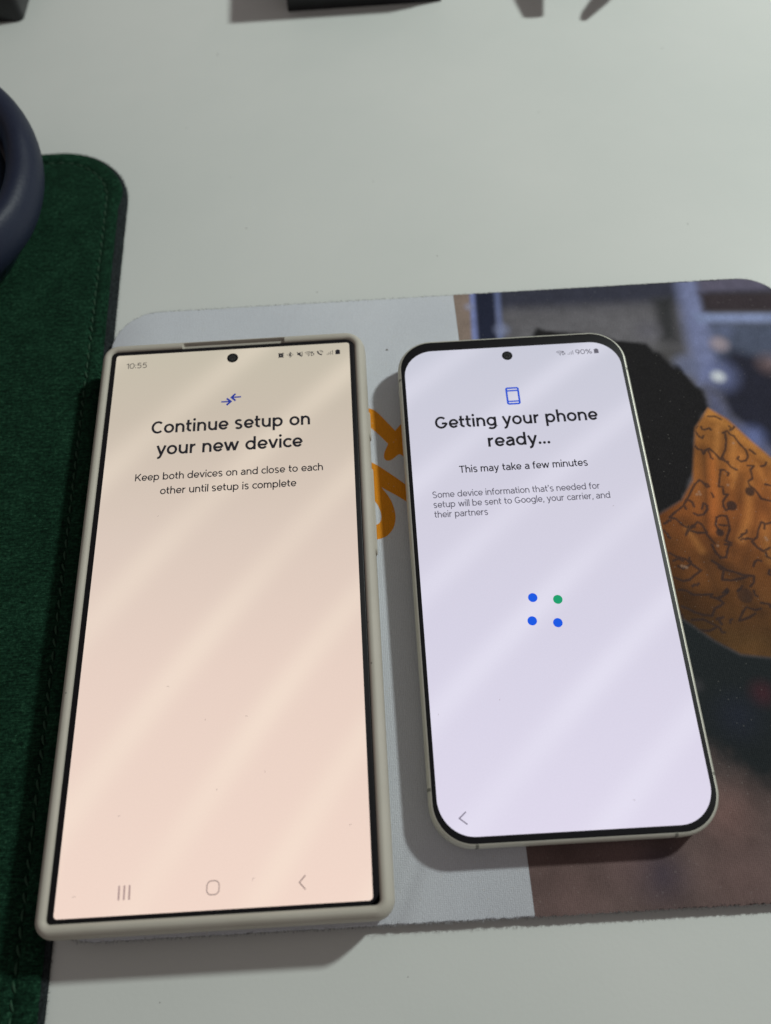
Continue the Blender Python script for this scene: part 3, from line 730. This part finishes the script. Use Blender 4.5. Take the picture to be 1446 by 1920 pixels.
strokes('call_icon', [(.42, [(26.3, y+.65), (26.4, y+.1), (26.85, y-.4), (27.5, y-.75)]), (.5, [(26.15, y+.7), (26.5, y+.45)]), (.5, [(27.2, y-.55), (27.65, y-.7)]), (.17, arc(27.1, y+.1, .45, .45, 0, 100, 8)), (.17, arc(27.1, y+.1, .85, .85, 0, 100, 8))], M_TXT, dsp, Z)
strokes('signal_icon', sym_signal(30.1, y, s, .17), M_TXT, dsp, Z)
strokes('battery_icon', sym_batt(32.5, y, 1.7), M_TXT, dsp, Z)
strokes('recent_apps_button', [(.42, [(x-.05, -72.2), (x+.03, -75.25)]) for x in (-21.75, -20.55, -19.35)], M_NAV, dsp, Z)
strokes('home_button', [(.22, rrpts(-1.65, 1.15, -75.25, -72.35, 1.05, 8), 1)], M_NAVO, dsp, Z)
strokes('back_button', [(.26, [(20.9, -72.35), (19.5, -73.8), (20.9, -75.3)])], M_NAVO, dsp, Z)

# ------------------------------------------------------------------ phone without case
tb = thing('smartphone', 'smaller caseless phone with pale metal rim, lilac screen reading Getting your phone ready', 'phone', (0, 0, FB['z'] + math.sin(FB['t'])*FB['h']/2), (FB['t'], 0, 0), None)
OB = (-35.1, 35.15, -72.5, 74.2)
loft('frame', rr(*OB, 10.6, 18), [(1.1, -7.3), (.45, -7.0), (.1, -6.4), (0, -5.6), (0, -1.45), (.08, -.95), (.28, -.5), (.55, -.2), (.82, -.08), (.95, -.06)], M_METAL, tb)
loft('back_cover', rr(*OB, 10.6, 18), [(2.5, -7.45), (1.6, -7.4), (1.3, -7.2)], M_BGL, tb)
loft('front_glass', rr(*OB, 10.6, 18), [(1.4, -.5), (.93, -.3), (.93, -.05), (1.02, .0), (1.2, .02)], M_GLASS, tb)
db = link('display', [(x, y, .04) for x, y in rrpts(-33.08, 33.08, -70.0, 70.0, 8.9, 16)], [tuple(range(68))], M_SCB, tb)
for k in range(3):                                   # rear cameras: the phone leans on them
    c = loft('rear_camera', rr(20-6, 20+6, 60-19*k-6, 60-19*k+6, 6, 10), [(.6, -9.4), (0, -9.0), (0, -7.3)], M_METAL, tb)
def antenna(x, y, nx, ny):
    L, wv = 1.0, .38
    V = []; 
    prof = [(-.025, -5.4), (-.025, -1.45), (.06, -.93), (.265, -.475), (.54, -.17), (.80, -.05)]
    for ins, z in prof:
        for s in (-1, 1): V.append((x - nx*ins - ny*s*wv, y - ny*ins + nx*s*wv, z))
    F = [(2*i, 2*i+1, 2*i+3, 2*i+2) for i in range(len(prof)-1)]
    link('antenna_band', V, F, M_ANT, tb)
antenna(35.15, 59.6, 1, 0); antenna(-35.1, 60.2, -1, 0); antenna(-35.1, -58.8, -1, 0); antenna(35.15, -58.8, 1, 0)
antenna(-24.3, -72.5, 0, -1); antenna(22.9, -72.5, 0, -1)
for y0, y1 in ((-2, 9), (16, 36)):
    b = loft('side_button', rr(-(y1-y0)/2, (y1-y0)/2, -1.2, 1.2, 1.1, 6), [(0, -.5), (0, .25), (.3, .4)], M_METAL, tb)
    b.rotation_euler = (math.pi/2, 0, math.pi/2); b.location = Vector((35.15, (y0+y1)/2, -3.5))*MM
camhole(tb, -1.2, 66.75, 1.62)
tb_cam = [o_ for o_ in tb.children if o_.name.startswith('front_camera')][0]
tb_cam.location = (0, 0, .04*MM)
Z = .046
text('headline_text', 'Getting your phone', -25.25, 22.9, 42.15, 4.1, .175, M_TXT, db, Z)
text('headline_text', 'ready...', -10.3, 7.8, 35.1, 4.1, .175, M_TXT, db, Z)
text('body_text', 'This may take a few minutes', -19.5, 17.5, 27.1, 2.3, .15, M_TXT, db, Z)
text('notice_text', "Some device information that's needed for", -27.8, 19.8, 19.55, 2.0, .14, M_TXT2, db, Z)
text('notice_text', 'setup will be sent to Google, your carrier, and', -27.75, 22.2, 16.45, 2.0, .14, M_TXT2, db, Z)
text('notice_text', 'their partners', -27.75, -12.7, 13.4, 2.0, .14, M_TXT2, db, Z)
text('battery_text', '90%', 19.8, 24.9, 65.75, 1.75, .125, M_TXT2, db, Z)
y = 66.6
strokes('wifi_icon', sym_wifi(15.3, y, 1.65, .17), M_TXT2, db, Z)
strokes('signal_icon', sym_signal(18.3, y, 1.6, .16), M_TXT2, db, Z)
strokes('battery_icon', sym_batt(26.25, y, 1.65), M_TXT2, db, Z)
strokes('phone_icon', [(.55, rrpts(-2.95, .6, 49.3, 54.9, .45, 5), 1), (.48, [(-2.9, 53.95), (.55, 53.95)]), (.48, [(-2.9, 50.2), (.55, 50.2)])], M_BLUE2, db, Z)
for (x, y, m_) in ((-3.44, -11.6, M_DOT), (3.15, -12.5, M_GRN), (-4.4, -18.0, M_DOT), (2.25, -18.9, M_DOT)):
    V, F = [], []; disc(x, y, 1.25, Z, V, F, 32); link('progress_dot', V, F, m_, db)
strokes('back_button', [(.30, [(-26.3, -64.3), (-28.0, -65.7), (-26.2, -67.15)])], M_CHEV, db, Z)

# a few lint specks lying on the two glasses
M_LINT = simple('lint', (.50, .40, .38), .9)
def lint(parent, pts, z):
    V, F = [], []
    for (x, y, L, a) in pts:
        P = [(x+L*k/4*math.cos(a+.25*k), y+L*k/4*math.sin(a+.25*k)) for k in range(5)]
        ribbon(P, .075, z, V, F)
    link('lint', V, F, M_LINT, parent)['kind'] = 'stuff'
lint(th, [(*loc2(FA, x, y), L, a) for x, y, L, a in ((295, 969, .5, 0), (317, 1288, .6, 2), (383, 1351, .5, 0), (464, 1343, .6, 2.2), (405, 1482, .45, 0), (478, 1646, .9, 3), (226, 1530, .6, 2.4), (142, 1682, .8, 2.3), (660, 1546, .7, 2.5), (497, 1448, .4, 1), (590, 660, .3, 0))], .02)
lint(tb, [(*loc2(FB, x, y), L, a) for x, y, L, a in ((1152, 948, .5, 2.6), (821, 1341, .35, 0), (936, 1313, .35, 0), (1191, 1502, .5, 1.5))], .06)

# ------------------------------------------------------------------ headphones
t = NT('navy_leatherette'); o = t.obj()
f = t.noise(700, 4, .6, o); g = t.noise(40, 3, .5, o)
c = t.ramp(g, [(.3, (.007, .012, .032)), (.7, (.014, .020, .044))])
t.l(c, t.b.inputs['Base Color']); t.set(Roughness=.52); t.b.inputs['Specular IOR Level'].default_value = .35; t.bump(f, .35, .0003); M_NAVY = t.m
M_NAVYC = simple('blue_speaker_cloth', (.045, .075, .125), .8, nscale=2500, namp=.3, bump=.5)
M_NAVYP = simple('navy_plastic', (.012, .016, .04), .3, nscale=60, namp=.2)
hp = thing('headphones', 'navy blue over ear headphones lying on the green felt pad at the left edge', 'headphones', (-190.3, 142.5, 3.2), (math.radians(3), math.radians(4), math.radians(12)))
def ell(a, b, n=72):
    P = []
    for i in range(n):
        u = 2*math.pi*i/n; c_, s_ = math.cos(u), math.sin(u)
        nx, ny = c_/a, s_/b; L = math.hypot(nx, ny); P.append((a*c_, b*s_, nx/L, ny/L))
    return P
EA, EB = 38.5, 50.0
def puff(v, ins):
    u = math.atan2(v[1]/EB, v[0]/EA)
    k = .35*math.sin(7*u+.6) + .22*math.sin(13*u)
    return (v[0], v[1], v[2] + k*(1 if 2 < ins < 8 else .3))
cprof = []
for i in range(17):
    a_ = math.pi*(1.30 - 1.62*i/16)
    cprof.append((8.2 + 8.2*-math.cos(math.pi - a_)*1.0, 26 + 8.5*math.sin(a_)))
cprof = [(5.6 - 5.6*math.cos(math.radians(q)), 25 + 8.6*math.sin(math.radians(q))) for q in range(-50, 226, 11)]
loft('ear_cushion', ell(EA, EB), cprof, M_NAVY, hp, cap0=False, cap1=False, fn=puff)
loft('ear_cup', ell(EA, EB), [(22, 0), (17, .8), (13, 3), (10, 8), (8.2, 14), (7.6, 17.2), (8, 20)], M_NAVYP, hp)
loft('speaker_cloth', ell(EA, EB), [(9.8, 19.9), (11.0, 18.2), (12.2, 18.4), (13.2, 21), (13.7, 25), (14.8, 27.6), (17, 29), (22, 29.6), (30, 29.8)], M_NAVYC, hp)
# headband arm and band running off to the left
P = [(-35, 20, 12), (-48, 24, 15), (-70, 30, 18), (-100, 60, 20), (-118, 105, 20), (-110, 150, 20), (-80, 185, 20), (-40, 200, 20)]
V, F = [], []
for i, p in enumerate(P):
    q = np.array(P[min(i+1, len(P)-1)])-np.array(P[max(i-1, 0)]); q = q/np.linalg.norm(q); nn = np.array([-q[1], q[0], 0]); nn /= np.linalg.norm(nn)
    for j in range(10):
        a_ = 2*math.pi*j/10; V.append(tuple(np.array(p)+nn*2.6*math.cos(a_)+np.array([0, 0, 1])*11*math.sin(a_)))
for i in range(len(P)-1):
    for j in range(10): F.append((i*10+j, i*10+(j+1) % 10, i*10+10+(j+1) % 10, i*10+10+j))
F.append(tuple(range(10))); F.append(tuple(reversed(range(len(V)-10, len(V)))))
link('headband', V, F, M_NAVYP, hp, True)

# ------------------------------------------------------------------ black boxes at the far edge
M_BOX = simple('black_card', (.010, .010, .012), .42, spec=.4, nscale=120, namp=.3, bump=.1)
M_BOX2 = simple('black_plastic', (.008, .008, .010), .35, spec=.4, nscale=120, namp=.3, bump=.1)
c0 = at(540, 22, 0)
bxm = thing('black_box', 'flat black box at the top of the desk, centre, casting a shadow to its left', 'box', (c0[0], c0[1], 0), (0, 0, math.radians(1.0)))
loft('box_base', rr(0, 66, 0, 60, .8, 4), [(0, 0), (0, 13)], M_BOX, bxm)
loft('box_lid', rr(-.3, 66.3, -.3, 60.3, .9, 4), [(0, 13.3), (0, 24.6), (.4, 25)], M_BOX, bxm)
c1 = at(45, 41, 0)
bl = thing('black_charger', 'rounded black block at the top left corner of the desk', 'charger', (c1[0], c1[1], 0), (0, 0, math.radians(-2)))
loft('housing', rr(-60, 0, 0, 60, 3, 8), [(.4, 0), (0, .6), (0, 15), (1.5, 17.5), (4, 18.5)], M_BOX2, bl)
loft('top_plate', rr(-60, 0, 0, 60, 3, 8), [(6, 18.51), (6, 18.9), (6.3, 19)], M_BOX, bl)

# unseen cable-like shapes added beyond the frame to cast two shadows into it
M_CASTER = simple('grey_caster', (.05, .05, .05), .5)
cb = thing('shadow_caster', 'unseen stand-in added to throw two small blurred shadows on the desk at the top', 'shadow caster', (0, 0, 0))
LP = np.array([644, 419, 737.])
def up(px, py, h):
    g_ = at(px, py, 0); d = (LP-g_)/(LP[2]-g_[2]); return g_ + d*h
def tube(name, P, R, mat, parent, n=12):
    V, F = [], []
    P = [np.array(p, float) for p in P]
    for i, p in enumerate(P):
        q = P[min(i+1, len(P)-1)]-P[max(i-1, 0)]; q /= np.linalg.norm(q)
        a_ = np.cross(q, [0, 0, 1.]); a_ /= np.linalg.norm(a_); b_ = np.cross(a_, q)
        for j in range(n):
            u = 2*math.pi*j/n; V.append(tuple(p + a_*R[i]*math.cos(u) + b_*R[i]*.55*math.sin(u)))
    for i in range(len(P)-1):
        for j in range(n): F.append((i*n+j, i*n+(j+1) % n, i*n+n+(j+1) % n, i*n+n+j))
    F.append(tuple(reversed(range(n)))); F.append(tuple(range(len(V)-n, len(V))))
    return link(name, V, F, mat, parent, True)
a1, a2, a3 = up(1000, 31, 16), up(995, 12, 17), up(985, -30, 20)
tube('caster_tip', [a1, a2, a3, a3 + (a3-a2)*1.0], [3.9, 5.0, 7.2, 7.6], M_CASTER, cb)
b1, b2, b3, b4 = up(1093, 37, 14), up(1101, 26, 15), up(1125, 0, 17), up(1150, -28, 20)
tube('caster_tip', [b1, b2, b3, b4], [1.3, 2.4, 3.6, 3.9], M_CASTER, cb)
e1 = a3 + (a3-a2)*1.0; e2 = b4
tube('caster_tail', [e1, e1+[4, 12, 6], (e1+e2)/2+[0, 40, 4], (e1+e2)/2+[10, 80, -22], (e1+e2)/2+[30, 130, -34]], [2, 2, 2, 2, 2], M_CASTER, cb)
tube('caster_tail', [e2, e2+[-3, 10, 5], (e1+e2)/2+[3, 38, 4], (e1+e2)/2+[13, 78, -22], (e1+e2)/2+[33, 128, -34]], [1.8]*5, M_CASTER, cb)

# specks of dust on the desk
V, F = [], []
DP = [(408, 102, .35), (462, 428, .3), (432, 333, .25), (595, 548, .3), (726, 656, .45), (765, 1832, .2), (300, 1880, .2), (1242, 90, .3), (700, 340, .25), (1010, 210, .25), (350, 240, .25), (1290, 420, .3), (820, 480, .25)]
for x, y, r in DP:
    p = at(x, y, 3.0 if (x, y) == (726, 656) else 0); b = len(V); k = 7
    zz = p[2] + .01
    ring = [(p[0]+r*random.uniform(.5, 1.1)*math.cos(2*math.pi*i/k), p[1]+r*random.uniform(.4, .9)*math.sin(2*math.pi*i/k), zz) for i in range(k)]
    V += ring + [(p[0], p[1], zz + r*.4)]
    F += [(b+i, b+(i+1) % k, b+k) for i in range(k)]
du = link('dust', V, F, simple('dust_grain', (.14, .12, .10), .9))
du['kind'] = 'stuff'; du['label'] = 'tiny dark dust specks scattered over the pale desk'; du['category'] = 'dust'
